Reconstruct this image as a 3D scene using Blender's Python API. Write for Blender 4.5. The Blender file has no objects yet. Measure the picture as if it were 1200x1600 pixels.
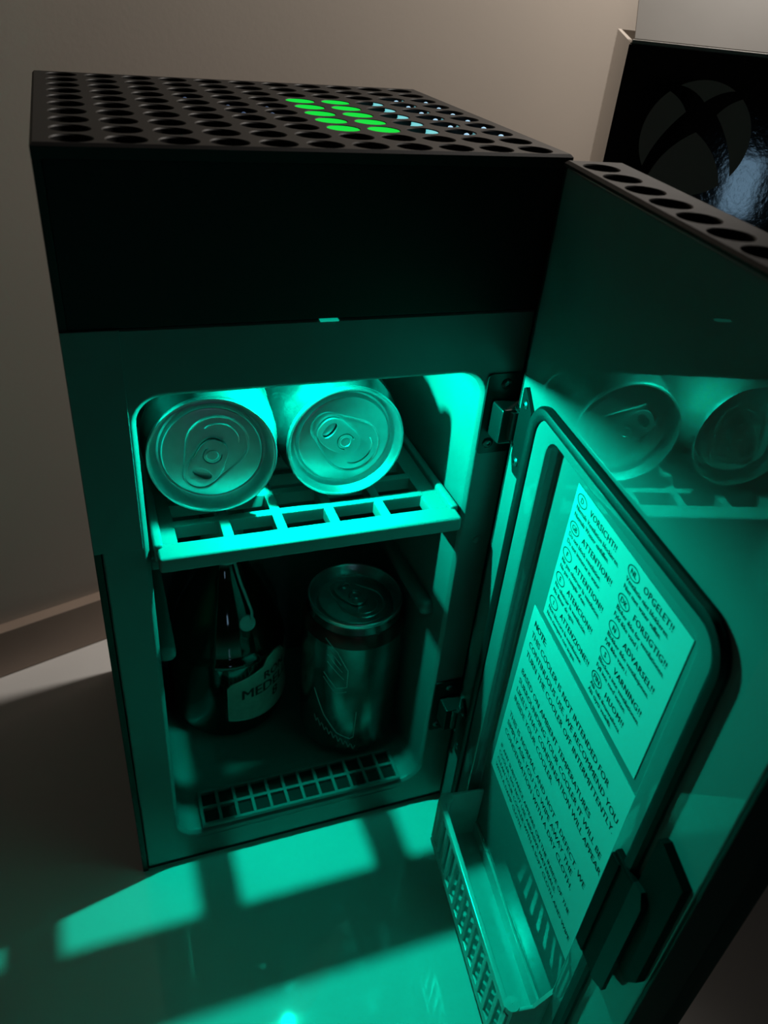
import bpy, bmesh, math, random
from mathutils import Matrix, Vector
random.seed(4)
SC = bpy.context.scene
COL = SC.collection
R = math.radians

# ------------------------------------------------------------------ camera
F_PX = 1231.38
YAW, PITCH, ROLL = 0.39865, 0.59990, 0.10114
CAM = Vector((0.00948, -0.24786, 0.39357))
fw = Vector((math.sin(YAW)*math.cos(PITCH), math.cos(YAW)*math.cos(PITCH), -math.sin(PITCH)))
rt = fw.cross(Vector((0, 0, 1))).normalized()
up = rt.cross(fw)
r2 = math.cos(ROLL)*rt + math.sin(ROLL)*up
u2 = -math.sin(ROLL)*rt + math.cos(ROLL)*up
cd = bpy.data.cameras.new('camera')
cam = bpy.data.objects.new('camera', cd)
COL.objects.link(cam)
cam.matrix_world = Matrix(((r2.x, u2.x, -fw.x, CAM.x), (r2.y, u2.y, -fw.y, CAM.y), (r2.z, u2.z, -fw.z, CAM.z), (0, 0, 0, 1)))
cd.sensor_fit = 'HORIZONTAL'
cd.sensor_width = 36
cd.lens = 36*F_PX/1200
cd.clip_start = 0.005
cd.dof.use_dof = True
cd.dof.focus_distance = 0.315
cd.dof.aperture_fstop = 20
SC.camera = cam

# ------------------------------------------------------------------ world, room lamp, exposure
SC.view_settings.view_transform = 'Standard'
SC.view_settings.look = 'None'
SC.view_settings.gamma = 1
SC.view_settings.exposure = 0
SC.view_settings.use_curve_mapping = False
w = bpy.data.worlds.new('dim_room')
SC.world = w
w.use_nodes = True
w.node_tree.nodes['Background'].inputs[0].default_value = (0.72, 0.66, 0.54, 1)
w.node_tree.nodes['Background'].inputs[1].default_value = 0.005
cy = SC.cycles
cy.use_denoising = True
cy.sample_clamp_indirect = 6
cy.blur_glossy = 0.25
cy.max_bounces = 10
cy.diffuse_bounces = 6
cy.glossy_bounces = 5

def area(name, loc, target, size, power, color, shape='DISK', size_y=None):
    l = bpy.data.lights.new(name, 'AREA')
    l.shape = shape
    l.size = size
    if size_y:
        l.size_y = size_y
    l.energy = power
    l.color = color
    o = bpy.data.objects.new(name, l)
    COL.objects.link(o)
    o.location = loc
    o.rotation_euler = (Vector(target)-Vector(loc)).to_track_quat('-Z', 'Y').to_euler()
    return o

# hallway lamp high on the right, close to the back wall
def spot(name, loc, target, power, color, cone, blend, radius):
    l = bpy.data.lights.new(name, 'SPOT')
    l.energy = power
    l.color = color
    l.spot_size = R(cone)
    l.spot_blend = blend
    l.shadow_soft_size = radius
    o = bpy.data.objects.new(name, l)
    COL.objects.link(o)
    o.location = loc
    o.rotation_euler = (Vector(target)-Vector(loc)).to_track_quat('-Z', 'Y').to_euler()
    return o
spot('shaded_wall_lamp', (0.47, 0.20, 0.72), (0.20, 0.25, 0.40), 10.0, (1.0, 0.92, 0.84), 80, 0.5, 0.04)
# bluish screen glow from the right side of the room
area('screen_glow', (0.0, -0.79, 0.18), (0.30, 0.056, 0.3246), 0.042, 0.030, (0.40, 0.70, 1.0), 'RECTANGLE', 0.078)

LED_COL = (0.0, 1.0, 0.66)

# ------------------------------------------------------------------ dimensions
W, D, H = 0.170, 0.1488, 0.3478
PT = 0.014784              # pitch of the round holes
HR = 0.0058                # hole radius

# ------------------------------------------------------------------ materials
def mat(name, col, rough=0.5, metal=0.0, spec=0.5, coat=0.0, emit=None, estr=0.0, noise=None, bump=None, coat_rough=0.05):
    m = bpy.data.materials.new(name)
    m.use_nodes = True
    nt = m.node_tree
    b = nt.nodes['Principled BSDF']
    b.inputs['Base Color'].default_value = (*col, 1)
    b.inputs['Roughness'].default_value = rough
    b.inputs['Metallic'].default_value = metal
    b.inputs['Specular IOR Level'].default_value = spec
    b.inputs['Coat Weight'].default_value = coat
    b.inputs['Coat Roughness'].default_value = coat_rough
    if emit:
        b.inputs['Emission Color'].default_value = (*emit, 1)
        b.inputs['Emission Strength'].default_value = estr
    if noise or bump:
        tc = nt.nodes.new('ShaderNodeTexCoord')
    if noise:                       # (scale, amount, detail)
        n = nt.nodes.new('ShaderNodeTexNoise')
        n.inputs['Scale'].default_value = noise[0]
        n.inputs['Detail'].default_value = noise[2]
        nt.links.new(tc.outputs['Object'], n.inputs['Vector'])
        rp = nt.nodes.new('ShaderNodeMapRange')
        rp.inputs['From Min'].default_value = 0.3
        rp.inputs['From Max'].default_value = 0.7
        rp.inputs['To Min'].default_value = 1-noise[1]
        rp.inputs['To Max'].default_value = 1+noise[1]
        nt.links.new(n.outputs['Fac'], rp.inputs['Value'])
        mx = nt.nodes.new('ShaderNodeVectorMath')
        mx.operation = 'SCALE'
        mx.inputs[0].default_value = col
        nt.links.new(rp.outputs['Result'], mx.inputs['Scale'])
        nt.links.new(mx.outputs[0], b.inputs['Base Color'])
    if bump:                        # (scale, strength, distance)
        n = nt.nodes.new('ShaderNodeTexNoise')
        n.inputs['Scale'].default_value = bump[0]
        n.inputs['Detail'].default_value = 4
        nt.links.new(tc.outputs['Object'], n.inputs['Vector'])
        bp = nt.nodes.new('ShaderNodeBump')
        bp.inputs['Strength'].default_value = bump[1]
        bp.inputs['Distance'].default_value = bump[2]
        nt.links.new(n.outputs['Fac'], bp.inputs['Height'])
        nt.links.new(bp.outputs['Normal'], b.inputs['Normal'])
    return m

M = {}
M['floor'] = mat('glossy_pale_tile', (0.80, 0.78, 0.75), 0.035, spec=0.35, noise=(9, 0.05, 3))
M['wall'] = mat('beige_wall_paint', (0.52, 0.46, 0.40), 0.85, spec=0.15, bump=(420, 0.07, 0.0005), noise=(6, 0.03, 3))
M['skirting'] = mat('brown_skirting_tile', (0.38, 0.29, 0.23), 0.5, noise=(14, 0.10, 3))
M['black'] = mat('matte_black_plastic', (0.013, 0.0125, 0.012), 0.52, spec=0.24, bump=(2500, 0.12, 0.0002))
M['blackgloss'] = mat('satin_black_plastic', (0.006, 0.006, 0.006), 0.50, spec=0.20)
M['pit'] = mat('black_inner_tray', (0.004, 0.004, 0.004), 0.6, spec=0.2)
M['latch'] = mat('dull_black_latch_plastic', (0.004, 0.004, 0.004), 0.55, spec=0.06)
M['frame'] = mat('grey_front_plastic', (0.14, 0.145, 0.145), 0.36, spec=0.4, noise=(60, 0.03, 2))
M['liner'] = mat('white_liner_plastic', (0.125, 0.13, 0.13), 0.38, spec=0.4, noise=(60, 0.03, 2))
M['door'] = mat('glossy_door_plastic', (0.16, 0.165, 0.165), 0.010, spec=0.60, noise=(40, 0.03, 2))
M['shelf'] = mat('white_shelf_plastic', (0.18, 0.185, 0.185), 0.42, spec=0.4)
M['bin'] = mat('translucent_grey_bin_plastic', (0.42, 0.44, 0.43), 0.22, spec=0.5, noise=(90, 0.06, 3))
M['rubber'] = mat('black_rubber_gasket', (0.007, 0.008, 0.008), 0.45, spec=0.25)
M['steel'] = mat('black_painted_steel', (0.007, 0.007, 0.007), 0.33, metal=0.0, spec=0.4)
M['screw'] = mat('dark_zinc_screw', (0.10, 0.10, 0.10), 0.28, metal=0.9)
M['alu'] = mat('brushed_aluminium_lid', (0.66, 0.67, 0.68), 0.31, metal=1.0, noise=(300, 0.04, 2))
M['can_silver'] = mat('silver_printed_can', (0.14, 0.145, 0.145), 0.16, metal=0.9, noise=(160, 0.30, 4))
M['can_pale'] = mat('pale_printed_can', (0.06, 0.062, 0.062), 0.35, metal=0.3, noise=(120, 0.06, 3))
M['can_dark'] = mat('dark_printed_can', (0.16, 0.17, 0.17), 0.22, metal=0.85, noise=(70, 0.35, 5))
M['can_red'] = mat('dark_red_print', (0.16, 0.012, 0.012), 0.3, metal=0.4)
M['print_white'] = mat('pale_can_print', (0.45, 0.46, 0.46), 0.4)
M['print_dark'] = mat('dark_can_print', (0.04, 0.045, 0.045), 0.35)
M['glass'] = mat('dark_rum_glass', (0.010, 0.006, 0.003), 0.06, spec=0.6, coat=0.4)
M['label'] = mat('cream_bottle_label', (0.42, 0.41, 0.36), 0.6, noise=(220, 0.14, 4))
M['label_edge'] = mat('gold_label_border', (0.55, 0.55, 0.50), 0.35, metal=0.4)
M['cork'] = mat('dark_bottle_cap', (0.05, 0.04, 0.03), 0.4)
M['paper'] = mat('white_sticker_paper', (0.46, 0.47, 0.47), 0.40, spec=0.35)
M['ink'] = mat('black_ink', (0.012, 0.012, 0.012), 0.6)
M['green'] = mat('lit_green_disc', (0.0, 0.05, 0.01), 0.7, spec=0.05, emit=(0.0, 1.0, 0.06), estr=0.72)
M['cyan'] = mat('painted_cyan_glint', (0.02, 0.05, 0.06), 0.3, emit=(0.20, 0.80, 0.85), estr=0.75)  # emission paints lamp light caught in the top holes
M['cyan_dim'] = mat('painted_dim_cyan_glint', (0.02, 0.05, 0.06), 0.3, emit=(0.10, 0.42, 0.48), estr=0.45)
M['bluewhite'] = mat('painted_blue_white_glint', (0.02, 0.05, 0.06), 0.3, emit=(0.45, 0.75, 1.0), estr=0.9)  # emission paints small light glints in the top holes
M['bluedim'] = mat('painted_dim_blue_glint', (0.02, 0.03, 0.05), 0.3, emit=(0.10, 0.22, 0.50), estr=0.28)
M['led'] = mat('lit_led_lens', (0.5, 0.5, 0.5), 0.2, emit=LED_COL, estr=60)
M['slot'] = mat('teal_glowing_slot', (0.3, 0.3, 0.3), 0.3, emit=LED_COL, estr=0.35)
M['carton'] = mat('glossy_black_carton', (0.006, 0.006, 0.006), 0.06, spec=0.5, coat=1.0, bump=(420, 0.22, 0.0002))
M['carton_grey'] = mat('dark_grey_carton_print', (0.48, 0.43, 0.37), 0.6, spec=0.3)
M['carton_white'] = mat('white_carton_board', (0.50, 0.47, 0.43), 0.45, spec=0.35, noise=(30, 0.05, 4))
M['film'] = mat('milky_plastic_film', (0.50, 0.45, 0.40), 0.30, spec=0.5)

# ------------------------------------------------------------------ helpers
WM = {}
I4 = Matrix.Identity(4)

def link(o, parent=None, mw=None):
    """mw = world matrix wanted for o."""
    mw = mw.copy() if mw is not None else I4.copy()
    COL.objects.link(o)
    WM[o] = mw
    if parent is not None:
        o.parent = parent
        o.matrix_parent_inverse = I4
        o.matrix_basis = WM[parent].inverted() @ mw
    else:
        o.matrix_basis = mw
    return o

def tag(o, label, cat, group=None, kind=None):
    o['label'] = label
    o['category'] = cat
    if group:
        o['group'] = group
    if kind:
        o['kind'] = kind
    return o

def thing(name, loc, label, cat, mw=None, group=None):
    o = bpy.data.objects.new(name, None)
    o.empty_display_size = 0.02
    link(o, None, mw if mw is not None else Matrix.Translation(loc))
    return tag(o, label, cat, group)

def obj(name, bm, m, parent=None, mw=None, smooth=True, angle=35, label=None):
    """bm is in the frame given by mw (world if None)."""
    me = bpy.data.meshes.new(name)
    bmesh.ops.recalc_face_normals(bm, faces=bm.faces[:])
    if smooth:
        for f in bm.faces:
            f.smooth = True
        a = R(angle)
        for e in bm.edges:
            if len(e.link_faces) == 2 and e.calc_face_angle(0) > a:
                e.smooth = False
    bm.to_mesh(me)
    bm.free()
    me.materials.append(M[m] if isinstance(m, str) else m)
    o = bpy.data.objects.new(name, me)
    if smooth:
        wn = o.modifiers.new('weighted_normals', 'WEIGHTED_NORMAL')
        wn.mode = 'FACE_AREA'
        wn.weight = 100
        wn.keep_sharp = True
    link(o, parent, mw)
    if label:
        o['label'] = label
    return o

def box(bm, x0, x1, y0, y1, z0, z1, bev=0.0, seg=2, mtx=None):
    t = bmesh.new()
    bmesh.ops.create_cube(t, size=1)
    for v in t.verts:
        v.co = Vector((x0+(v.co.x+.5)*(x1-x0), y0+(v.co.y+.5)*(y1-y0), z0+(v.co.z+.5)*(z1-z0)))
    if bev > 0:
        bmesh.ops.bevel(t, geom=t.edges[:], offset=bev, segments=seg, affect='EDGES', profile=0.5)
    merge(bm, t, mtx)
    return bm

def merge(bm, t, mtx=None):
    vs = [bm.verts.new(mtx @ v.co if mtx is not None else v.co) for v in t.verts]
    t.verts.index_update()
    for f in t.faces:
        try:
            bm.faces.new([vs[v.index] for v in f.verts])
        except ValueError:
            pass
    t.free()

def nb():
    return bmesh.new()

def rrect(x0, x1, y0, y1, r, seg=6):
    pts = []
    for cx, cy_, a0 in ((x1-r, y1-r, 0), (x0+r, y1-r, 90), (x0+r, y0+r, 180), (x1-r, y0+r, 270)):
        for k in range(seg+1):
            a = R(a0+90*k/seg)
            pts.append((cx+r*math.cos(a), cy_+r*math.sin(a)))
    return pts

def loops(bm, rings, cap0=False, cap1=False, closed=True):
    """rings: lists of 3D points with the same count; bridged in order."""
    vr = [[bm.verts.new(p) for p in ring] for ring in rings]
    n = len(vr[0])
    for a, b in zip(vr, vr[1:]):
        for i in range(n if closed else n-1):
            j = (i+1) % n
            bm.faces.new((a[i], a[j], b[j], b[i]))
    if cap0:
        bm.faces.new(vr[0])
    if cap1:
        bm.faces.new(vr[-1])
    return vr

def lathe(bm, prof, seg=48, cap0=False, cap1=False, mtx=None):
    rings = []
    for r, z in prof:
        ring = []
        for k in range(seg):
            a = 2*math.pi*k/seg
            p = Vector((r*math.cos(a), r*math.sin(a), z))
            ring.append(mtx @ p if mtx is not None else p)
        rings.append(ring)
    loops(bm, rings, cap0, cap1)
    return bm

def tube(bm, pts, rad, closed=False, seg=6, squash=None):
    pts = [Vector(p) for p in pts]
    n = len(pts)
    rings = []
    prev = None
    for i in range(n):
        a = pts[(i-1) % n] if (closed or i > 0) else pts[i]
        b = pts[(i+1) % n] if (closed or i < n-1) else pts[i]
        t = (b-a).normalized()
        if prev is None:
            nrm = t.orthogonal().normalized()
        else:
            nrm = (prev-t*prev.dot(t)).normalized()
        prev = nrm
        bn = t.cross(nrm)
        rings.append([pts[i]+rad*(math.cos(2*math.pi*k/seg)*nrm+math.sin(2*math.pi*k/seg)*bn) for k in range(seg)])
    vr = [[bm.verts.new(p) for p in ring] for ring in rings]
    for i in range(n if closed else n-1):
        A, B = vr[i], vr[(i+1) % n]
        if closed and i == n-1:
            k0 = min(range(seg), key=lambda k: (B[k].co-A[0].co).length)
        else:
            k0 = 0
        for k in range(seg):
            bm.faces.new((A[k], A[(k+1) % seg], B[(k+1+k0) % seg], B[(k+k0) % seg]))
    if not closed:
        bm.faces.new(vr[0])
        bm.faces.new(vr[-1])
    return bm

def prism(bm, pts, map3, d0, d1):
    """2D outline extruded: map3(a, b, d) -> 3D."""
    loops(bm, [[map3(a, b, d0) for a, b in pts], [map3(a, b, d1) for a, b in pts]], True, True)
    return bm

def perforated(bm, x0, x1, y0, y1, z, cols, rows, gx, gy, pt, rad, depth, seg=24, skirt=0.0042, ch=0.0009):
    """flat plate with a square grid of round through holes, hole walls and a bevelled outer edge."""
    a0, a1, b0, b1 = gx-pt/2, gx+(cols-.5)*pt, gy-pt/2, gy+(rows-.5)*pt
    X0, X1, Y0, Y1 = x0+ch, x1-ch, y0+ch, y1-ch
    def quad(p):
        bm.faces.new([bm.verts.new(q) for q in p])
    a0, a1, b0, b1 = max(a0, X0), min(a1, X1), max(b0, Y0), min(b1, Y1)
    for (p, q, s, t) in ((X0, a0, Y0, Y1), (a1, X1, Y0, Y1), (a0, a1, Y0, b0), (a0, a1, b1, Y1)):
        if q-p > 1e-6 and t-s > 1e-6:
            quad(((p, s, z), (q, s, z), (q, t, z), (p, t, z)))
    for i in range(cols):
        for j in range(rows):
            cx, cy_ = gx+i*pt, gy+j*pt
            lo_x, hi_x, lo_y, hi_y = max(cx-pt/2, a0), min(cx+pt/2, a1), max(cy_-pt/2, b0), min(cy_+pt/2, b1)
            sq, c0, c1, c2 = [], [], [], []
            for k in range(seg):
                a = 2*math.pi*k/seg
                c, s = math.cos(a), math.sin(a)
                m_ = max(abs(c), abs(s))
                sx, sy = c/m_, s/m_
                sq.append((cx+(sx*(hi_x-cx) if sx > 0 else sx*(cx-lo_x)), cy_+(sy*(hi_y-cy_) if sy > 0 else sy*(cy_-lo_y)), z))
                c0.append((cx+(rad+.0003)*c, cy_+(rad+.0003)*s, z))
                c1.append((cx+rad*c, cy_+rad*s, z-.0004))
                c2.append((cx+rad*c, cy_+rad*s, z-depth))
            loops(bm, [sq, c0, c1, c2])
    o = [(X0, Y0), (X1, Y0), (X1, Y1), (X0, Y1)]
    o2 = [(x0, y0), (x1, y0), (x1, y1), (x0, y1)]
    loops(bm, [[(a, b, z) for a, b in o], [(a, b, z-ch) for a, b in o2], [(a, b, z-skirt) for a, b in o2]])
    return bm

def text_mesh(body, size, bold=0.0, align='LEFT', spacing=1.0):
    """flat glyph outlines as (verts, faces) in 2D."""
    c = bpy.data.curves.new('t', 'FONT')
    c.body = body
    c.size = size
    c.align_x = align
    c.resolution_u = 2
    c.space_character = spacing
    o = bpy.data.objects.new('t', c)
    COL.objects.link(o)
    dg = bpy.context.evaluated_depsgraph_get()
    me = bpy.data.meshes.new_from_object(o.evaluated_get(dg))
    vs = [(v.co.x, v.co.y) for v in me.vertices]
    fs = [list(p.vertices) for p in me.polygons]
    if bold:                                     # heavier strokes: two copies a hair apart
        n_ = len(vs)
        fs = fs+[[i+n_ for i in f] for f in fs]
        vs = [(x-bold, y) for x, y in vs]+[(x+bold, y+bold*.6) for x, y in vs]
    bpy.data.objects.remove(o)
    bpy.data.curves.remove(c)
    bpy.data.meshes.remove(me)
    return vs, fs

def add_text(bm, tm, map3, x=0, y=0, sx=1.0):
    vs, fs = tm
    bv = [bm.verts.new(map3(x+a*sx, y+b)) for a, b in vs]
    for f in fs:
        try:
            bm.faces.new([bv[i] for i in f])
        except ValueError:
            pass

# ------------------------------------------------------------------ the room
wall_ang = R(16.6)
wx, wy = Vector((math.cos(wall_ang), math.sin(wall_ang), 0)), Vector((-math.sin(wall_ang), math.cos(wall_ang), 0))
MWALL = Matrix(((wx.x, wy.x, 0, -0.0118), (wx.y, wy.y, 0, 0.1777), (0, 0, 1, 0), (0, 0, 0, 1)))
bm = nb()
box(bm, -2.2, 2.6, -2.6, 0.05, -0.05, 0)
o = obj('floor', bm, 'floor', mw=MWALL, smooth=False)
tag(o, 'glossy pale tiled floor under the small fridge', 'floor', kind='structure')
bm = nb()
box(bm, -2.2, 2.6, 0.008, 0.10, 0, 2.4)
o = obj('wall_back', bm, 'wall', mw=MWALL, smooth=False)
tag(o, 'dim beige painted wall behind the small fridge', 'wall', kind='structure')
bm = nb()
box(bm, -2.2, 2.6, 0.0, 0.010, 0, 0.036, bev=0.0012)
o = obj('baseboard_back', bm, 'skirting', mw=MWALL)
tag(o, 'brown skirting strip along the foot of the beige wall', 'baseboard', kind='structure')

# ------------------------------------------------------------------ the mini fridge
fridge = thing('mini_fridge', (W/2, D/2, 0), 'small black console-shaped fridge with open door and green-lit interior', 'fridge')
CX0, CX1, CZ0, CZ1 = 0.0200, 0.1503, 0.0225, 0.2690       # cavity opening

bm = nb()                                                    # black housing: two sides, back, base, roof
box(bm, 0, 0.0026, 0, D, 0.0, H-.004, .0004)
box(bm, W-.0026, W, 0, D, 0.0, H-.004, .0004)
box(bm, 0.0026, W-.0026, D-.003, D, 0.0, H-.004)
box(bm, 0.0026, W-.0026, 0.0012, D-.003, 0.0, 0.0034)
box(bm, 0.0026, W-.0026, 0.004, D-.003, 0.296, 0.299)
obj('housing', bm, 'black', fridge)
bm = nb()
box(bm, 0.0026, W-.0026, 0.0, 0.004, 0.2942, H-.004, .0005)
obj('upper_front_panel', bm, 'blackgloss', fridge)
bm = nb()
perforated(bm, 0, W, 0, D, H, 11, 10, W/2-5*PT, 0.0072, PT, HR, 0.004)
obj('top_grille', bm, 'black', fridge, label='black top plate pierced by rows of round holes')
bm = nb()
box(bm, 0.003, W-.003, 0.003, D-.003, H-.0052, H-.0042)
obj('inner_tray', bm, 'pit', fridge)

def hole(c, r):
    return W/2+(c-5)*PT, 0.0072+r*PT
def disc_mesh():
    me_bm = nb()
    rings = []
    for rr, zz in ((HR*.985, -.0002), (HR*.8, -.0004), (HR*.5, -.0006), (HR*.15, -.0007)):
        rings.append([(rr*math.cos(2*math.pi*k/24), rr*math.sin(2*math.pi*k/24), zz) for k in range(24)])
    rings.insert(0, [(x, y, -.003) for x, y, z in rings[0]])
    loops(me_bm, rings, True, True)
    return me_bm
first = None
for c in (6, 7):
    for r_ in (2, 3, 4, 5, 6):
        x, y = hole(c, r_)
        mw = Matrix.Translation((x, y, H))
        if first is None:
            first = obj('light_disc', disc_mesh(), 'green', fridge, mw, label='glowing green disc in a round hole')
        else:
            o = first.copy()
            link(o, fridge, mw)

def glint_mesh(r, a0, a1, w_):
    """thin glowing crescent that paints a glint of light along the hole wall."""
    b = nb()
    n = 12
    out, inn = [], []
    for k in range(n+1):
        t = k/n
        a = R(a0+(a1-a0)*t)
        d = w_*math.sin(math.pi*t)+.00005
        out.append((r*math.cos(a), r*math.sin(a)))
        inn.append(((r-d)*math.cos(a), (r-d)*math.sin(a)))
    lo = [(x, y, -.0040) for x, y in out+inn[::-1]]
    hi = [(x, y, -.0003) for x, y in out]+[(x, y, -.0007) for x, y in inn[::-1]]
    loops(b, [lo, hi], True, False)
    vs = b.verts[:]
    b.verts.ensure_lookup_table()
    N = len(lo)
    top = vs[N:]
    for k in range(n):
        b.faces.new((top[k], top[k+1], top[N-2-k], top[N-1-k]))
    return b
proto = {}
def put(kind, c, r_, dx=0, dy=0):  # emissive crescents and dots stand in for light glinting in the holes
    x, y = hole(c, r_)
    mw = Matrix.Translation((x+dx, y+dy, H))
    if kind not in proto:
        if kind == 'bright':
            proto[kind] = obj('painted_glint', glint_mesh(HR*.97, -75, 55, .0045), 'cyan', fridge, mw, label='bright cyan painted glint inside a round hole')
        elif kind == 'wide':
            proto[kind] = obj('painted_glint', glint_mesh(HR*.97, -150, 10, .0028), 'cyan_dim', fridge, mw, label='dim cyan painted glint inside a round hole')
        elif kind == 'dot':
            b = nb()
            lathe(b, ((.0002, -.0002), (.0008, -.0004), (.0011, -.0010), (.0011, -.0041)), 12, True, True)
            proto[kind] = obj('painted_glint_dot', b, 'bluewhite', fridge, mw, label='blue-white painted glint inside a round hole')
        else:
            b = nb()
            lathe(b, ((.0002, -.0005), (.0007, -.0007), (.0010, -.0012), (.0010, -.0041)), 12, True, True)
            proto[kind] = obj('painted_glint_dot', b, 'bluedim', fridge, mw, label='faint blue painted glint inside a round hole')
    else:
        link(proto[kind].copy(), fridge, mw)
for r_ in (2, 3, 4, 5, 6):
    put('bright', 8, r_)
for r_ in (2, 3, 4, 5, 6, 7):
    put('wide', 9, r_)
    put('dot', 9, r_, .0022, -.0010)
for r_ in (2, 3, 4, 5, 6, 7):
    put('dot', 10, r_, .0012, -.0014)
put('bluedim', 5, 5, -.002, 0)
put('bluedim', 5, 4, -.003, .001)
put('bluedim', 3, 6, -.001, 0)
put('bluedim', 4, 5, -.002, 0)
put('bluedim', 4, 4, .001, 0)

# front frame with the rounded opening (upper and lower shells, lower one set back a hair)
NOP = 8
inner = rrect(CX0, CX1, CZ0, CZ1, 0.0105, NOP)
outer = rrect(0.0030, W-.0030, 0.0036, 0.2938, 0.0002, NOP)
bm = nb()
def ring3(pts, y, grow=0.0):
    if grow:
        cx, cz = (CX0+CX1)/2, (CZ0+CZ1)/2
        out = []
        for a, b in pts:
            out.append((a+grow*(1 if a > cx else -1), y, b+grow*(1 if b > cz else -1)))
        return out
    return [(a, y, b) for a, b in pts]
loops(bm, [ring3(outer, .005), ring3(outer, .0006), ring3(rrect(.0036, W-.0036, .0042, .2932, .0002, NOP), 0),
           ring3(rrect(CX0-.0022, CX1+.0022, CZ0-.0022, CZ1+.0022, .0120, NOP), 0),
           ring3(rrect(CX0-.0012, CX1+.0012, CZ0-.0012, CZ1+.0012, .0112, NOP), .0004),
           ring3(rrect(CX0-.0002, CX1+.0002, CZ0-.0002, CZ1+.0002, .0106, NOP), .0018)])
obj('front_frame', bm, 'frame', fridge, label='pale plastic frame around the lit compartment')
bm = nb()
lin = [ring3(rrect(CX0-.0003, CX1+.0003, CZ0-.0003, CZ1+.0003, .0106, NOP), .0017), ring3(inner, .003),
       ring3(rrect(CX0+.0025, CX1-.0025, CZ0+.0025, CZ1-.0025, .0100, NOP), .105),
       ring3(rrect(CX0+.0045, CX1-.0045, CZ0+.0045, CZ1-.0045, .0085, NOP), .1125),
       ring3(rrect(CX0+.0105, CX1-.0105, CZ0+.0105, CZ1-.0105, .0040, NOP), .1150)]
loops(bm, lin, False, True)
obj('compartment_liner', bm, 'liner', fridge, label='white moulded compartment liner')
# seam step on the left of the frame: upper cover plate
bm = nb()
box(bm, 0.0001, CX0-.0023, -0.0007, 0.0010, 0.2078, 0.2940, .0003)
obj('frame_cover_strip', bm, 'frame', fridge)
# side support ribs for a second shelf position
for x0, x1 in ((CX0-.001, CX0+.0072), (CX1-.0062, CX1+.001)):
    bm = nb()
    box(bm, x0, x1, .012, .100, .1335, .1415, .0030, 4)
    obj('shelf_support', bm, 'liner', fridge)
# supports under the fitted shelf
for x0, x1 in ((CX0-.001, CX0+.0045), (CX1-.0045, CX1+.001)):
    bm = nb()
    box(bm, x0, x1, .004, .100, .1925, .1985, .0018, 3)
    obj('shelf_support', bm, 'liner', fridge)
# drip grille in the compartment floor: 2 x 12 square openings over a black plate that paints the recess shade
GX0, GX1, GY0, GY1 = 0.0325, 0.1392, 0.0015, 0.0210
fz = CZ0+.0008
bm = nb()
box(bm, GX0+.001, GX1-.001, GY0+.001, GY1-.001, fz-.0005, fz+.0003)
obj('well_shade_plate', bm, 'pit', fridge)
bm = nb()
gz0, gz1 = fz, fz+.0024
nc = 12
pw = (GX1-GX0)/nc
for k in range(nc+1):
    xx = GX0+k*pw
    box(bm, xx-.0009, xx+.0009, GY0, GY1, gz0, gz1, .0003, 1)
for yy in (GY0, (GY0+GY1)/2, GY1):
    box(bm, GX0-.0009, GX1+.0009, yy-.0009, yy+.0009, gz0, gz1+.0001, .0003, 1)
obj('drip_grille', bm, 'liner', fridge, label='small square-holed grille in the compartment floor')
bm = nb()
prism(bm, rrect(0.0285, 0.1420, 0.0158, 0.0182, .0010, 4), lambda a, b, d: (a, d, b), -.0003, .001)
obj('drip_tray_front', bm, 'frame', fridge)
# round bumper on the frame
bm = nb()
lathe(bm, ((.0019, 0), (.0018, .0006), (.0012, .0011), (.0004, .0013)), 20, False, True,
      Matrix.Translation((.1600, .0002, .1876)) @ Matrix.Rotation(R(90), 4, 'X'))
obj('rubber_bumper', bm, 'frame', fridge)
# LED lens in the compartment ceiling + small teal slot with weak emission
LED = Vector((.0845, .0160, .2684))
bm = nb()
lathe(bm, ((.0046, .0022), (.0046, .0012), (.0036, .0006), (.0030, .0007)), 20, True, False, Matrix.Translation(LED))
obj('lamp_bezel', bm, 'liner', fridge)
bm = nb()
lathe(bm, ((.0026, .0010), (.0024, .0006), (.0012, .0002), (.0002, .0001)), 16, True, True, Matrix.Translation(LED+Vector((0, 0, .0012))))
obj('lamp_lens', bm, 'led', fridge, label='small lit lamp in the compartment ceiling')
bm = nb()
prism(bm, rrect(.0832, .0898, .2934, .2940, .0002, 3), lambda a, b, d: (a, d, b), -.0006, .002)
obj('glowing_slot', bm, 'slot', fridge, label='tiny glowing slot at the top of the pale frame')
ld = bpy.data.lights.new('fridge_lamp', 'POINT')
ld.energy = 1.9
ld.color = LED_COL
ld.shadow_soft_size = .0015
lamp = bpy.data.objects.new('fridge_lamp', ld)
COL.objects.link(lamp)
lamp.location = LED+Vector((0, 0, -.0012))

# hinge plates on the frame
def hinge_body(zc):
    b = nb()
    prism(b, rrect(.1517, .1668, zc-.0177, zc+.0177, .0016, 3), lambda a, c, d: (a, d, c), -.0010, .0002)
    hp = obj('hinge_plate', b, 'steel', fridge, label='black steel hinge plate')
    b = nb()
    box(b, .1548, .1672, -.0105, -.0008, zc-.0085, zc+.0068, .0012, 2)
    lathe(b, ((.0001, -.0086), (.0034, -.0086), (.0036, -.0080), (.0036, .0066), (.0032, .0070), (.0001, .0070)), 16, False, False,
          Matrix.Translation((.1640, -.0100, zc)))
    obj('hinge_knuckle', b, 'steel', hp)
    for sx, sz in ((.1560, -.0128), (.1600, .0132)):
        b = nb()
        lathe(b, ((.0024, 0), (.0023, .0005), (.0016, .0011), (.0009, .0012), (.0007, .0006), (.0001, .0006)), 16, False, True,
              Matrix.Translation((sx, -.0008, zc+sz)) @ Matrix.Rotation(R(90), 4, 'X'))
        obj('screw', b, 'screw', hp)
hinge_body(.2512)
hinge_body(.0802)

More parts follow.
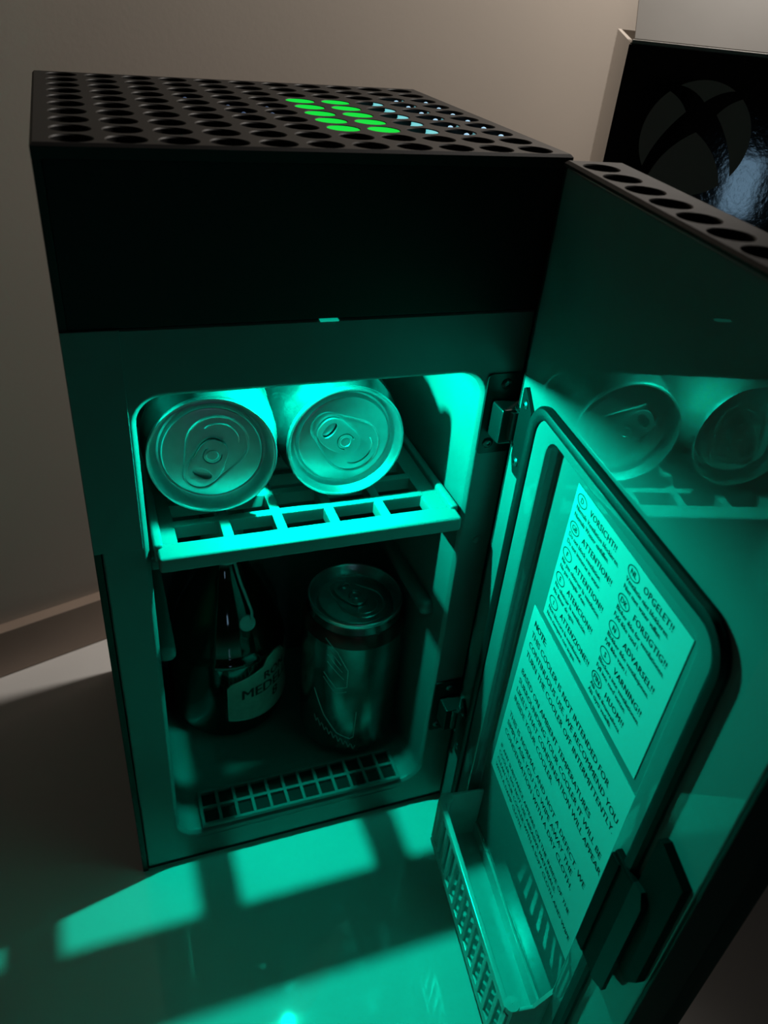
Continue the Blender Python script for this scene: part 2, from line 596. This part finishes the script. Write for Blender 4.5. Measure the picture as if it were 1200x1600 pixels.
# ------------------------------------------------------------------ the door (local: x along the door, y outward, z up)
MD = Matrix.Translation((.1623, -.0107, 0)) @ Matrix.Rotation(R(-97.37), 4, 'Z')
U0, U1, DT = -.0045, .1652, .0210
bm = nb()
box(bm, -.0175, U1, DT-.0086, DT, .002, H-.004, .0006)
box(bm, U0, U0+.0022, .0006, DT-.002, .002, H-.0018, .0004)
box(bm, U1-.0014, U1, .0002, DT-.002, .002, H-.004, .0004)
box(bm, U0+.002, U1-.002, .0006, DT-.002, .002, .005)
door = obj('door', bm, 'black', fridge, MD, label='open fridge door with black outer shell')
def dobj(name, b, m, **k):
    return obj(name, b, m, door, MD, **k)
bm = nb()
perforated(bm, U0, U1, 0, DT, H-.0004, 11, 1, .0803-5*PT, .0080, PT, HR, .004, skirt=.0018)
dobj('door_top_grille', bm, 'black')
bm = nb()
box(bm, U0+.002, U1-.002, .002, DT-.002, H-.0058, H-.0048)
dobj('door_inner_tray', bm, 'pit')

# inner liner: flat flange, recessed panel
RU0, RU1, RZ0, RZ1, RD = .0286, .1315, .0200, .2620, .0052
def dr(pts, n_):
    return [(a, n_, b) for a, b in pts]
bm = nb()
N2 = 6
loops(bm, [dr(rrect(U0+.0024, U1-.0016, .0052, H-.0022, .0002, N2), .004),
           dr(rrect(U0+.0024, U1-.0016, .0052, H-.0022, .0002, N2), .0004),
           dr(rrect(U0+.0030, U1-.0022, .0058, H-.0030, .0002, N2), 0),
           dr(rrect(RU0-.0012, RU1+.0012, RZ0-.0012, RZ1+.0012, .0080, N2), 0),
           dr(rrect(RU0-.0003, RU1+.0003, RZ0-.0003, RZ1+.0003, .0072, N2), .0004),
           dr(rrect(RU0, RU1, RZ0, RZ1, .0070, N2), .0014),
           dr(rrect(RU0+.0003, RU1-.0003, RZ0+.0003, RZ1-.0003, .0068, N2), RD-.0006),
           dr(rrect(RU0+.0010, RU1-.0010, RZ0+.0010, RZ1-.0010, .0062, N2), RD)], False, True)
dobj('door_liner', bm, 'door', label='glossy pale inner face of the door')
# raised rib between gasket and recess
bm = nb()
o1, i1 = rrect(.0182, .1400, .0105, .2672, .0095, N2), rrect(RU0, RU1, RZ0, RZ1, .0070, N2)
loops(bm, [dr(o1, .001), dr(o1, -.0007), dr(rrect(.0190, .1392, .0113, .2664, .0090, N2), -.0012),
           dr(rrect(RU0-.0010, RU1+.0010, RZ0-.0010, RZ1+.0010, .0076, N2), -.0012), dr(i1, -.0006), dr(i1, .002)])
dobj('door_rib', bm, 'door')
# gasket
bm = nb()
pts = rrect(.0160, .1412, .0080, .2690, .0110, 8)
gl = []
for off, n_ in ((-.0022, .0005), (-.0024, -.0018), (-.0016, -.0026), (0, -.0030), (.0018, -.0026), (.0027, -.0014), (.0026, .0005)):
    gl.append(dr(rrect(.0160-off, .1412+off, .0080-off, .2690+off, .0110+off, 8), n_))
loops(bm, gl)
dobj('gasket', bm, 'rubber', label='black rubber gasket loop')
# hinge leaves
def leaf(zc):
    b = nb()
    pts = [(.0022, zc+.0170), (.0040, zc+.0182), (.0125, zc+.0115), (.0128, zc-.0150), (.0115, zc-.0178), (.0062, zc-.0178), (.0026, zc-.0120), (.0026, zc-.0070), (-.0030, zc-.0060), (-.0030, zc+.0060), (.0024, zc+.0068)]
    prism(b, pts, lambda a, c, d: (a, d, c), -.0014, .0004)
    lathe(b, ((.0001, -.0060), (.0030, -.0060), (.0030, .0060), (.0001, .0060)), 14, False, False, Matrix.Translation((-.0012, -.0016, zc)))
    dobj('hinge_leaf', b, 'steel')
    for uu, zz in ((.0066, .0122), (.0078, -.0122)):
        b = nb()
        lathe(b, ((.0021, 0), (.0020, .0004), (.0013, .0009), (.0007, .0010), (.0005, .0005), (.0001, .0005)), 14, False, True,
              Matrix.Translation((uu, -.0013, zc+zz)) @ Matrix.Rotation(R(90), 4, 'X'))
        dobj('screw', b, 'screw')
leaf(.2512)
leaf(.0802)
# latch near the free edge
bm = nb()
box(bm, .1352, .1490, -.0036, .0004, .1225, .1770, .0010)
box(bm, .1352, .1402, -.0044, -.0030, .1240, .1755, .0006)
dobj('latch_body', bm, 'latch', label='black latch block over the gasket')
bm = nb()
prism(bm, [(.1480, .2010), (.1500, .2020), (.1622, .1990), (.1628, .1500), (.1590, .1430), (.1476, .1480)], lambda a, c, d: (a, d, c), -.0030, .0006)
dobj('latch_plate', bm, 'latch')
bm = nb()
prism(bm, [(.1480, .1800), (.1520, .1810), (.1545, .1760), (.1545, .1280), (.1480, .1240)], lambda a, c, d: (a, d, c), -.0046, -.0030)
dobj('latch_spring', bm, 'blackgloss')

# stickers
SN = RD-.0003
def sticker(name, u0, u1, z0, z1, rot, label):
    c = Vector(((u0+u1)/2, 0, (z0+z1)/2))
    cr, sr = math.cos(rot), math.sin(rot)
    def mp(a, b, n_=SN):
        da, db = a-c.x, b-c.z
        return (c.x+cr*da-sr*db, n_, c.z+sr*da+cr*db)
    b = nb()
    prism(b, [(u0, z0), (u1, z0), (u1, z1), (u0, z1)], lambda a, e, d: mp(a, e, d), SN, SN+.00025)
    dobj(name, b, 'paper', label=label)
    return lambda a, e: mp(a, e, SN-.00008)

mp = sticker('warning_sticker', .0462, .1230, .1928, .2532, R(-1.0), 'white sticker with warnings in ten languages')
bm = nb()
entries = [[('D', 'VORSICHT!!', 'Niemals Ventilation blockieren.', 'Niemals Wasser einf\u00fcllen.'),
            ('GB', 'ATTENTION!!', 'Do not block ventilation.', 'Do not immerse in water.'),
            ('F', 'ATTENTION!!', 'Ne pas obstruer la ventilation.', 'Ne pas remplir d\'eau.'),
            ('E', 'ATENCION!!', 'No obstruir la ventilaci\u00f3n.', 'No llenar de agua.'),
            ('I', 'ATTENZIONE!!', 'Non bloccare la ventilazione.', 'Non riempire con acqua.')],
           [('NL', 'OPGELET!!', 'Ventilatie niet blokkeren.', 'Niet met water vullen.'),
            ('DK', 'FORSIGTIG!!', 'Bloker ikke for ventilationen.', 'Fyld ikke vand i.'),
            ('N', 'ADVARSEL!!', 'Blokker ikke ventilasjonen.', 'Fyll ikke vann i.'),
            ('S', 'VARNING!!', 'Blockera inte ventilationen.', 'Fyll inte med vatten.'),
            ('FIN', 'HUOM!!', '\u00c4l\u00e4 tuki ilmanvaihtoa.', '\u00c4l\u00e4 t\u00e4yt\u00e4 vedell\u00e4.')]]
for ci, col in enumerate(entries):
    uu = .0482+ci*.0385
    for k, (code, head, l1, l2) in enumerate(col):
        zz = .2478-k*.01165
        # oval with the country code
        ov_o, ov_i = [], []
        for q in range(20):
            a = 2*math.pi*q/20
            ov_o.append(mp(uu+.0034+.0037*math.cos(a), zz+.0012+.0024*math.sin(a)))
            ov_i.append(mp(uu+.0034+.0033*math.cos(a), zz+.0012+.0020*math.sin(a)))
        loops(bm, [ov_o, ov_i])
        add_text(bm, text_mesh(code, .0030, .00006, 'CENTER'), mp, uu+.0034, zz+.0002)
        add_text(bm, text_mesh(head, .0035, .00008, spacing=1.1), mp, uu+.0100, zz)
        add_text(bm, text_mesh(l1, .0026, .00004), mp, uu+.0006, zz-.0034)
        add_text(bm, text_mesh(l2, .0026, .00004), mp, uu+.0006, zz-.0064)
dobj('warning_print', bm, 'ink', smooth=False)

mp = sticker('note_sticker', .0365, .1290, .0868, .1890, R(-1.6), 'white sticker with a printed note in capitals')
bm = nb()
note = [('NOTE:', 1, .0042), ('THIS COOLER IS NOT INTENDED FOR', 0, .0042), ('CONTINUOUS USE. WE RECOMMEND YOU', 0, .0042), ('TURN THE COOLER OFF INTERMITTENTLY.', 0, .0042), None,
        ('BASED ON AMBIENT TEMPERATURES', 0, .0042), ('SURROUNDING YOUR COOLER IT WILL BE', 0, .0042), ('LIKELY THAT CONDENSATION WILL APPEAR', 0, .0042), ('INSIDE YOUR COOLER.', 0, .0042), None,
        ('THIS IS NORMAL AND NOT A DEFECT. WE', 0, .0042), ('SIMPLY ASK YOU TO WIPE AWAY THE', 0, .0042), ('CONDENSATION WITH A DRY CLOTH.', 0, .0042), None,
        ('IF ANY SUBSTANCE APPEARS ON THE INSIDE OF THE', 0, .0033), ('COOLER, DO NOT USE ABRASIVE MATERIALS.', 0, .0033), ('CLEAN YOUR COOLER WITH A SOFT CLOTH AND WIPE', 0, .0033), ('WITH A DAMP CLOTH.', 0, .0033)]
zz = .1815
for ln in note:
    if ln is None:
        zz -= .0048
        continue
    t, bld, s = ln
    tm = text_mesh(t, s, .00016 if bld else .00005)
    wdt = max(v[0] for v in tm[0])
    sx = min(1.0, .0845/wdt)
    add_text(bm, tm, mp, .0405, zz, sx)
    zz -= .0056 if s > .004 else .0046
dobj('note_print', bm, 'ink', smooth=False)

# door bin with a slotted front wall
BU0, BU1, BN0, BN1, BZ0, BZ1 = .0335, .1330, -.0180, .0050, .0300, .0668
bm = nb()
th = .0016
box(bm, BU0, BU1, BN0, BN1, BZ0, BZ0+.0016, .0005)                       # floor, front half
box(bm, BU0+.001, BU1-.001, (BN0+BN1)/2+.001, BN1, BZ0+.0014, BZ0+.0028, .0004)   # raised rear half
box(bm, BU0, BU1, BN1-.001, BN1+.0004, BZ0, BZ0+.012, .0003)
for uu in (BU0, BU1-th):
    box(bm, uu, uu+th, BN0+.002, BN1, BZ0, BZ1, .0005)
box(bm, BU0+.002, BU1-.002, BN0, BN0+th, BZ0, BZ0+.0050, .0005)          # below the slots
box(bm, BU0+.002, BU1-.002, BN0-.0006, BN0+th+.0004, BZ1-.0042, BZ1+.0004, .0008)   # rim band
ns = 13
sp = (BU1-BU0-.004)/ns
for k in range(ns+1):
    xx = BU0+.002+k*sp
    box(bm, xx-.0014, xx+.0014, BN0, BN0+th, BZ0+.004, BZ1-.003, .0003, 1)
for uu, a0 in ((BU0, 180), (BU1, 270)):                                  # rounded corner posts
    cxr = uu+.003 if uu == BU0 else uu-.003
    lathe(bm, ((.0001, BZ0), (.0030, BZ0), (.0030, BZ1+.0004), (.0001, BZ1+.0006)), 14, False, False, Matrix.Translation((cxr, BN0+.0030, 0)))
prism(bm, [(BN1-.001, BZ1-.004), (BN1, BZ1+.016), (BN1-.006, BZ1+.010), (BN1-.012, BZ1)], lambda a, c, d: (d, a, c), BU1-th, BU1)
dobj('door_bin', bm, 'bin', label='plastic bottle bin with a slotted front at the foot of the door')

# ------------------------------------------------------------------ the removable wire-like plastic shelf
SH_T = .2044
shelf = thing('fridge_shelf', (.085, .05, SH_T-.003), 'white plastic grid shelf holding the two lying cans', 'shelf')
SX0, SX1, SY1 = .0215, .1488, .0960
bm = nb()
box(bm, SX0+.001, SX1-.001, -.0060, .0042, .1985, .2056, .0014, 3)
obj('front_bar', bm, 'shelf', shelf)
bm = nb()
box(bm, SX0+.004, SX1-.004, SY1-.006, SY1, .1985, .2040, .0010)
obj('back_bar', bm, 'shelf', shelf)
for x0, x1, xr0, xr1 in ((SX0, .0310, SX0, SX0+.0036), (.1372, SX1, SX1-.0036, SX1)):
    bm = nb()
    box(bm, x0, x1, .002, SY1, .1985, .2042, .0008)
    box(bm, xr0, xr1, .001, SY1, .2030, .2072, .0012, 3)
    obj('side_rail', bm, 'shelf', shelf)
for xr in (.0507, .0725, .0948, .1172):
    bm = nb()
    box(bm, xr-.0022, xr+.0022, .003, SY1-.003, .1986, SH_T, .0006)
    obj('rib', bm, 'shelf', shelf)
yb = .0175
while yb < SY1-.012:
    bm = nb()
    box(bm, .0300, .1385, yb-.0021, yb+.0021, .1984, SH_T+.0002, .0006)
    obj('cross_bar', bm, 'shelf', shelf)
    yb += .0148

# ------------------------------------------------------------------ drink cans
def tab_mesh():
    """pull tab outline with a finger hole and a C slot round the rivet; finger end towards +x."""
    c = bpy.data.curves.new('tab', 'CURVE')
    c.dimensions = '2D'
    c.fill_mode = 'BOTH'
    c.extrude = .00035
    c.bevel_depth = .00028
    c.bevel_resolution = 1
    def spl(pts):
        s = c.splines.new('POLY')
        s.points.add(len(pts)-1)
        for p, (x, y) in zip(s.points, pts):
            p.co = (x, y, 0, 1)
        s.use_cyclic_u = True
    out = []
    for k in range(32):
        a = 2*math.pi*k/32
        x, y = math.cos(a), math.sin(a)
        wv = .0064 if x > 0 else .0058
        out.append((.0035+math.copysign(abs(x)**.7, x)*.0098, math.copysign(abs(y)**.8, y)*wv))
    spl(out)
    spl([(.0090+.0024*math.cos(2*math.pi*k/20), .0042*math.sin(2*math.pi*k/20)) for k in range(20)])
    cs = [(.0040*math.cos(R(a)), .0040*math.sin(R(a))) for a in range(-130, 131, 20)]
    cs += [(.0031*math.cos(R(a)), .0031*math.sin(R(a))) for a in range(130, -131, -20)]
    spl(cs)
    o = bpy.data.objects.new('tab', c)
    COL.objects.link(o)
    me = bpy.data.meshes.new_from_object(o.evaluated_get(bpy.context.evaluated_depsgraph_get()))
    bpy.data.objects.remove(o)
    b = nb()
    b.from_mesh(me)
    bpy.data.meshes.remove(me)
    bmesh.ops.remove_doubles(b, verts=b.verts[:], dist=1e-6)
    return b

def make_can(label, mw, hgt, rb, body_m, tab_ang, group=None, lid_r=.0250):
    t = thing('drink_can', None, label, 'can', mw=mw, group=group)
    b = nb()
    k = rb
    lathe(b, ((.012, .0045), (.019, .0022), (k-.0065, .0), (k-.0050, .0006), (k-.0012, .0060), (k, .0110), (k, hgt-.0150),
              (k-.0007, hgt-.0115), (lid_r-.0014, hgt-.0048), (lid_r-.0014, hgt-.0022)), 56, True, False)
    obj('can_body', b, body_m, t, mw)
    L = lid_r
    b = nb()
    lathe(b, ((L-.0012, hgt-.0030), (L-.0002, hgt-.0026), (L, hgt-.0018), (L, hgt-.0006), (L-.0004, hgt), (L-.0011, hgt),
              (L-.0016, hgt-.0008), (L-.0020, hgt-.0030), (L-.0034, hgt-.0058), (L-.0040, hgt-.0064), (L-.0048, hgt-.0062),
              (L-.0053, hgt-.0050), (L-.0057, hgt-.0040), (L-.0064, hgt-.0037), (.012, hgt-.0036), (.004, hgt-.0036)), 64, False, True)
    lid = obj('lid', b, 'alu', t, mw)
    zt = hgt-.0036
    rot = mw @ Matrix.Translation((0, 0, zt)) @ Matrix.Rotation(tab_ang, 4, 'Z')
    # teardrop bead, wide end opposite the finger end
    b = nb()
    pts = []
    for a in range(-115, 116, 10):
        pts.append((-.0045-.0118*math.cos(R(a)), .0118*math.sin(R(a)), .0001))
    for a in range(65, -66, -13):
        pts.append((.0100+.0066*math.cos(R(a)), .0066*math.sin(R(a))*1.0, .0001))
    tube(b, pts, .00050, closed=True, seg=6)
    obj('lid_bead', b, 'alu', lid, rot)
    b = nb()
    pts = [(-.0075+.0058*math.cos(R(a)), .0072*math.sin(R(a)), .0001) for a in range(100, 261, 10)]
    tube(b, pts, .00028, seg=5)
    obj('mouth_score', b, 'alu', lid, rot)
    b = tab_mesh()
    tab = obj('pull_tab', b, 'alu', t, rot @ Matrix.Translation((.0, 0, .0012)), angle=30)
    b = nb()
    lathe(b, ((.0030, -.0006), (.0029, .0004), (.0021, .0008), (.0019, .0005), (.0002, .0006)), 20, True, True)
    obj('rivet', b, 'alu', tab, rot @ Matrix.Translation((0, 0, .0012)))
    return t

def lying(c, az, el, hgt, dz=0):
    """matrix of a can whose lid centre is at c and whose axis looks towards the camera side."""
    a = Vector((math.sin(R(az))*math.cos(R(el)), -math.cos(R(az))*math.cos(R(el)), math.sin(R(el))))
    y = (Vector((0, 0, 1))-a*a.z).normalized()
    x = y.cross(a)
    base = Vector(c)-a*hgt
    return Matrix(((x.x, y.x, a.x, base.x), (x.y, y.y, a.y, base.y), (x.z, y.z, a.z, base.z), (0, 0, 0, 1)))

CH = .0880
RB = .0270
m1 = lying((.0474, .0165, .2340), -5.0, 2.0, CH)
c1 = make_can('pale can lying on the white shelf, tab pointing down, left of the silver can', m1, CH, RB, 'can_pale', R(-118), 'drink cans in the fridge')
m2 = lying((.1022, .0185, .2328), -1.0, 1.2, CH)
c2 = make_can('silver can lying on the white shelf, tab pointing up, beside the pale can', m2, CH, RB, 'can_silver', R(140), 'drink cans in the fridge')
m3 = Matrix.Translation((.1222, .0468, CZ0+.0018)) @ Matrix.Rotation(R(-12), 4, 'Z')
H3 = .1010
c3 = make_can('dark printed can standing upright under the shelf beside the bottle', m3, H3, .0272, 'can_dark', R(130), 'drink cans in the fridge')

def on_can(b, pts, r, rad, closed=False):
    """outline drawn on a cylinder: pts are (angle in degrees, height)."""
    P = []
    seq = pts+[pts[0]] if closed else pts
    for (a0, z0), (a1, z1) in zip(seq, seq[1:]):
        for k in range(6):
            t = k/6
            a, z = R(a0+(a1-a0)*t), z0+(z1-z0)*t
            P.append((r*math.cos(a), r*math.sin(a), z))
    if not closed:
        a, z = R(seq[-1][0]), seq[-1][1]
        P.append((r*math.cos(a), r*math.sin(a), z))
    tube(b, P, rad, closed=closed, seg=4)

# pale band and lettering lines on the first lying can
b = nb()
for z in (.050, .0532, .070):
    on_can(b, [(a, z) for a in range(20, 161, 10)], RB, .00030)
on_can(b, [(28, .046), (28, .070)], RB, .0003)
obj('printed_lines', b, 'print_dark', c1, m1)
b = nb()
on_can(b, [(28, .0700), (60, .0610), (60, .0400)], RB, .00035)
obj('printed_lines', b, 'print_dark', c2, m2)
# dark can: red neck band, pale shield outline, sweeping curve
b = nb()
lathe(b, ((.02722, H3-.0152), (.0268, H3-.0112), (.0254, H3-.0078), (.0250, H3-.0076)), 56)
obj('neck_band', b, 'can_red', c3, m3, label='dark red band round the neck')
b = nb()
r3 = .0272
on_can(b, [(-128, .090), (-113, .083), (-100, .071), (-100, .059), (-112, .057), (-128, .066)], r3, .00026)
on_can(b, [(-128, .0625), (-113, .0535), (-100, .0555)], r3, .0002)
on_can(b, [(-140, .050), (-125, .034), (-108, .0225), (-92, .0185), (-88, .0200)], r3, .00028)
on_can(b, [(-88, .0200), (-87, .040)], r3, .0002)
obj('printed_outline', b, 'print_white', c3, m3)
b = nb()
for k, z in enumerate((.0785, .0735, .0685)):
    on_can(b, [(-124, z+.006), (-108+k*2, z-.004)], r3, .00022)
for k in range(9):
    a = -138+k*6
    on_can(b, [(a, .030-k*.002), (a+3, .0255-k*.002), (a+5, .0285-k*.002)], r3, .00022)
obj('printed_marks', b, 'print_white', c3, m3)['kind'] = 'stuff'

# ------------------------------------------------------------------ rum bottle
MB = Matrix.Translation((.0600, .0840, CZ0+.0020))
bottle = thing('rum_bottle', None, 'dark glass rum bottle with a pale label, standing beside the dark can', 'bottle', mw=MB)
b = nb()
prof = ((.010, .002), (.024, .0), (.0300, .0012), (.0322, .0045), (.0330, .010), (.0330, .0560), (.0322, .0590), (.0304, .0606), (.0296, .0618), (.0292, .0650),
        (.0268, .0740), (.0232, .0830), (.0188, .0920), (.0146, .1000), (.0116, .1070), (.0104, .1120), (.0100, .1320), (.0112, .1332), (.0112, .1370), (.0098, .1380), (.0096, .1395))
lathe(b, prof, 56, True, True)
obj('bottle_glass', b, 'glass', bottle, MB)
b = nb()
lathe(b, ((.0105, .1395), (.0122, .1400), (.0124, .1410), (.0124, .1540), (.0116, .1552), (.0002, .1556)), 32, True, True)
obj('bottle_cap', b, 'cork', bottle, MB)
b = nb()
lathe(b, ((.0101, .1165), (.0108, .1170), (.0108, .1300), (.0101, .1305)), 32)
obj('neck_band', b, 'label', bottle, MB)
# label on the lower body: (angle, height) outline
RL = .0333
def lab(a, z, r=RL):
    return (r*math.cos(R(a)), r*math.sin(R(a)), z)
A0, A1 = -99, 3
def lt_(a):
    return abs((a-(A0+A1)/2)/((A1-A0)/2))
def ztop(a):
    t = lt_(a)
    if t > .94:
        return .0425+(1-t)/.06*.003
    return .0455+.0085*(.94-t)/.94+(.0040 if t < .22 else 0)
def zbot(a):
    return .0175-.0030*(1-lt_(a)**2)
n = 40
b = nb()
rows = []
for k in range(n+1):
    a = A0+(A1-A0)*k/n
    zt_, zb_ = ztop(a), zbot(a)
    rows.append([lab(a, zb_), lab(a, zt_), lab(a, zt_, RL-.0006), lab(a, zb_, RL-.0006)])
loops(b, [[r[q] for r in rows] for q in range(4)], closed=False)
obj('label', b, 'label', bottle, MB, label='pale curved paper label')
b = nb()
edge = [(A0, zbot(A0))]+[(A0+(A1-A0)*k/20, ztop(A0+(A1-A0)*k/20)) for k in range(21)]+[(A1-(A1-A0)*k/20, zbot(A1-(A1-A0)*k/20)) for k in range(21)]
tube(b, [lab(a, z, RL+.0001) for a, z in edge], .00040, closed=True, seg=5)
obj('label_border', b, 'label_edge', bottle, MB)
b = nb()
def wrap(ac):
    def f(x, y):
        a = R(ac)+x/RL
        return ((RL+.0003)*math.cos(a), (RL+.0003)*math.sin(a), y)
    return f
wm = wrap((A0+A1)/2)
for t, s, y, bo in (('RON', .0082, .0415, .00025), ('MEDELLIN', .0100, .0325, .00025), ('8', .0100, .0235, .0003)):
    add_text(b, text_mesh(t, s, bo, 'CENTER'), lambda p, q: (p, q, 0), 0, y)
for k in range(-26, 27):                                     # cut the flat glyphs so that they bend round the glass
    bmesh.ops.bisect_plane(b, geom=b.verts[:]+b.edges[:]+b.faces[:], plane_co=(k*.0010, 0, 0), plane_no=(1, 0, 0), dist=1e-7)
for v in b.verts:
    v.co = Vector(wm(v.co.x, v.co.y))
obj('label_print', b, 'ink', bottle, MB, smooth=False)
# hanging tag and cord round the neck
b = nb()
tube(b, [(.0108*math.cos(R(a)), .0108*math.sin(R(a)), .1150-.004*math.cos(R(a+70))) for a in range(0, 360, 15)], .0009, closed=True, seg=6)
tube(b, [(.0040, -.0112, .1120), (.0062, -.0150, .1010), (.0085, -.0190, .0930), (.0105, -.0225, .0860), (.0100, -.0240, .0825)], .0008, seg=6)
obj('neck_cord', b, 'print_white', bottle, MB)
b = nb()
lathe(b, ((.0001, .0008), (.0040, .0008), (.0046, .0), (.0040, -.0008), (.0001, -.0008)), 20, False, False,
      Matrix.Translation((.0075, -.0238, .0800)) @ Matrix.Rotation(R(62), 4, 'X'))
obj('neck_medallion', b, 'print_white', bottle, MB)

# ------------------------------------------------------------------ product carton behind the door
MBOX = Matrix.Translation((.2454, .0908, 0)) @ Matrix.Rotation(R(-31.5), 4, 'Z')
BW, BD, BZ = .2000, .1500, .3768
carton = thing('product_box', None, 'black glossy cardboard box with a grey sphere logo and raised white flap', 'box', mw=MBOX @ Matrix.Translation((BW/2, BD/2, 0)))
t_ = .0020
bm = nb()
box(bm, 0, BW, .0004, t_, 0, BZ, .0003)
box(bm, 0, BW, BD-t_, BD, 0, BZ)
box(bm, 0, t_, t_, BD-t_, 0, BZ)
box(bm, BW-t_, BW, t_, BD-t_, 0, BZ)
box(bm, t_, BW-t_, t_, BD-t_, 0, t_)
obj('box_walls', bm, 'film', carton, MBOX, label='pale unprinted side walls')
bm = nb()
box(bm, -.0004, BW, -.0006, .0006, 0, BZ-.0006, .0003)
obj('front_print', bm, 'carton', carton, MBOX, label='glossy black printed front')
bm = nb()                                                    # folded edge and raised front flap
box(bm, .0006, BW, -.0004, t_+.0004, BZ-.0004, BZ+.0012, .0005)
obj('fold_edge', bm, 'carton_white', carton, MBOX)
bm = nb()
tilt = Matrix.Translation((0, .001, BZ+.0010)) @ Matrix.Rotation(R(-45), 4, 'X')
prism(bm, [(.0016, 0), (BW, 0), (BW, .075), (-.0026, .075)], lambda a_, c_, d_: tilt @ Vector((a_, d_, c_)), -.0008, .0008)
obj('top_flap', bm, 'carton_white', carton, MBOX, label='white inner side of the raised top flap')
# sphere emblem: four grey pieces on the black front
LX, LZ, LR = .0372, .3422, .0238
LY = -.0007
def arc(a0, a1, n=14):
    return [(math.cos(R(a0+(a1-a0)*k/n)), math.sin(R(a0+(a1-a0)*k/n))) for k in range(n+1)]
def bez(p0, p1, p2, n=8):
    return [((1-t)**2*p0[0]+2*t*(1-t)*p1[0]+t*t*p2[0], (1-t)**2*p0[1]+2*t*(1-t)*p1[1]+t*t*p2[1]) for t in [k/n for k in range(n+1)]]
topc = arc(60.5, 119.5)
pieces = [topc+bez(topc[-1], (-.22, .84), (0, .64))[1:]+bez((0, .64), (.22, .84), topc[0])[1:-1]]
lt, lb = (-.655, .755), (-.83, -.557)
left = bez(lt, (-.42, .66), (-.28, .45))+bez((-.28, .45), (-.70, 0.0), lb)[1:]+arc(213.9, 130.9, 16)[1:-1]
pieces.append(left)
pieces.append([(-a, b) for a, b in left][::-1])
bl = arc(227, 313, 18)
pieces.append(bl+bez(bl[-1], (.52, -.18), (0, .13))[1:]+bez((0, .13), (-.52, -.18), bl[0])[1:-1])
for pc in pieces:
    bm = nb()
    prism(bm, pc, lambda a, b_, d: (LX+LR*a, d, LZ+LR*b_), LY-.0003, LY+.0004)
    obj('emblem_piece', bm, 'carton_grey', carton, MBOX, smooth=False)
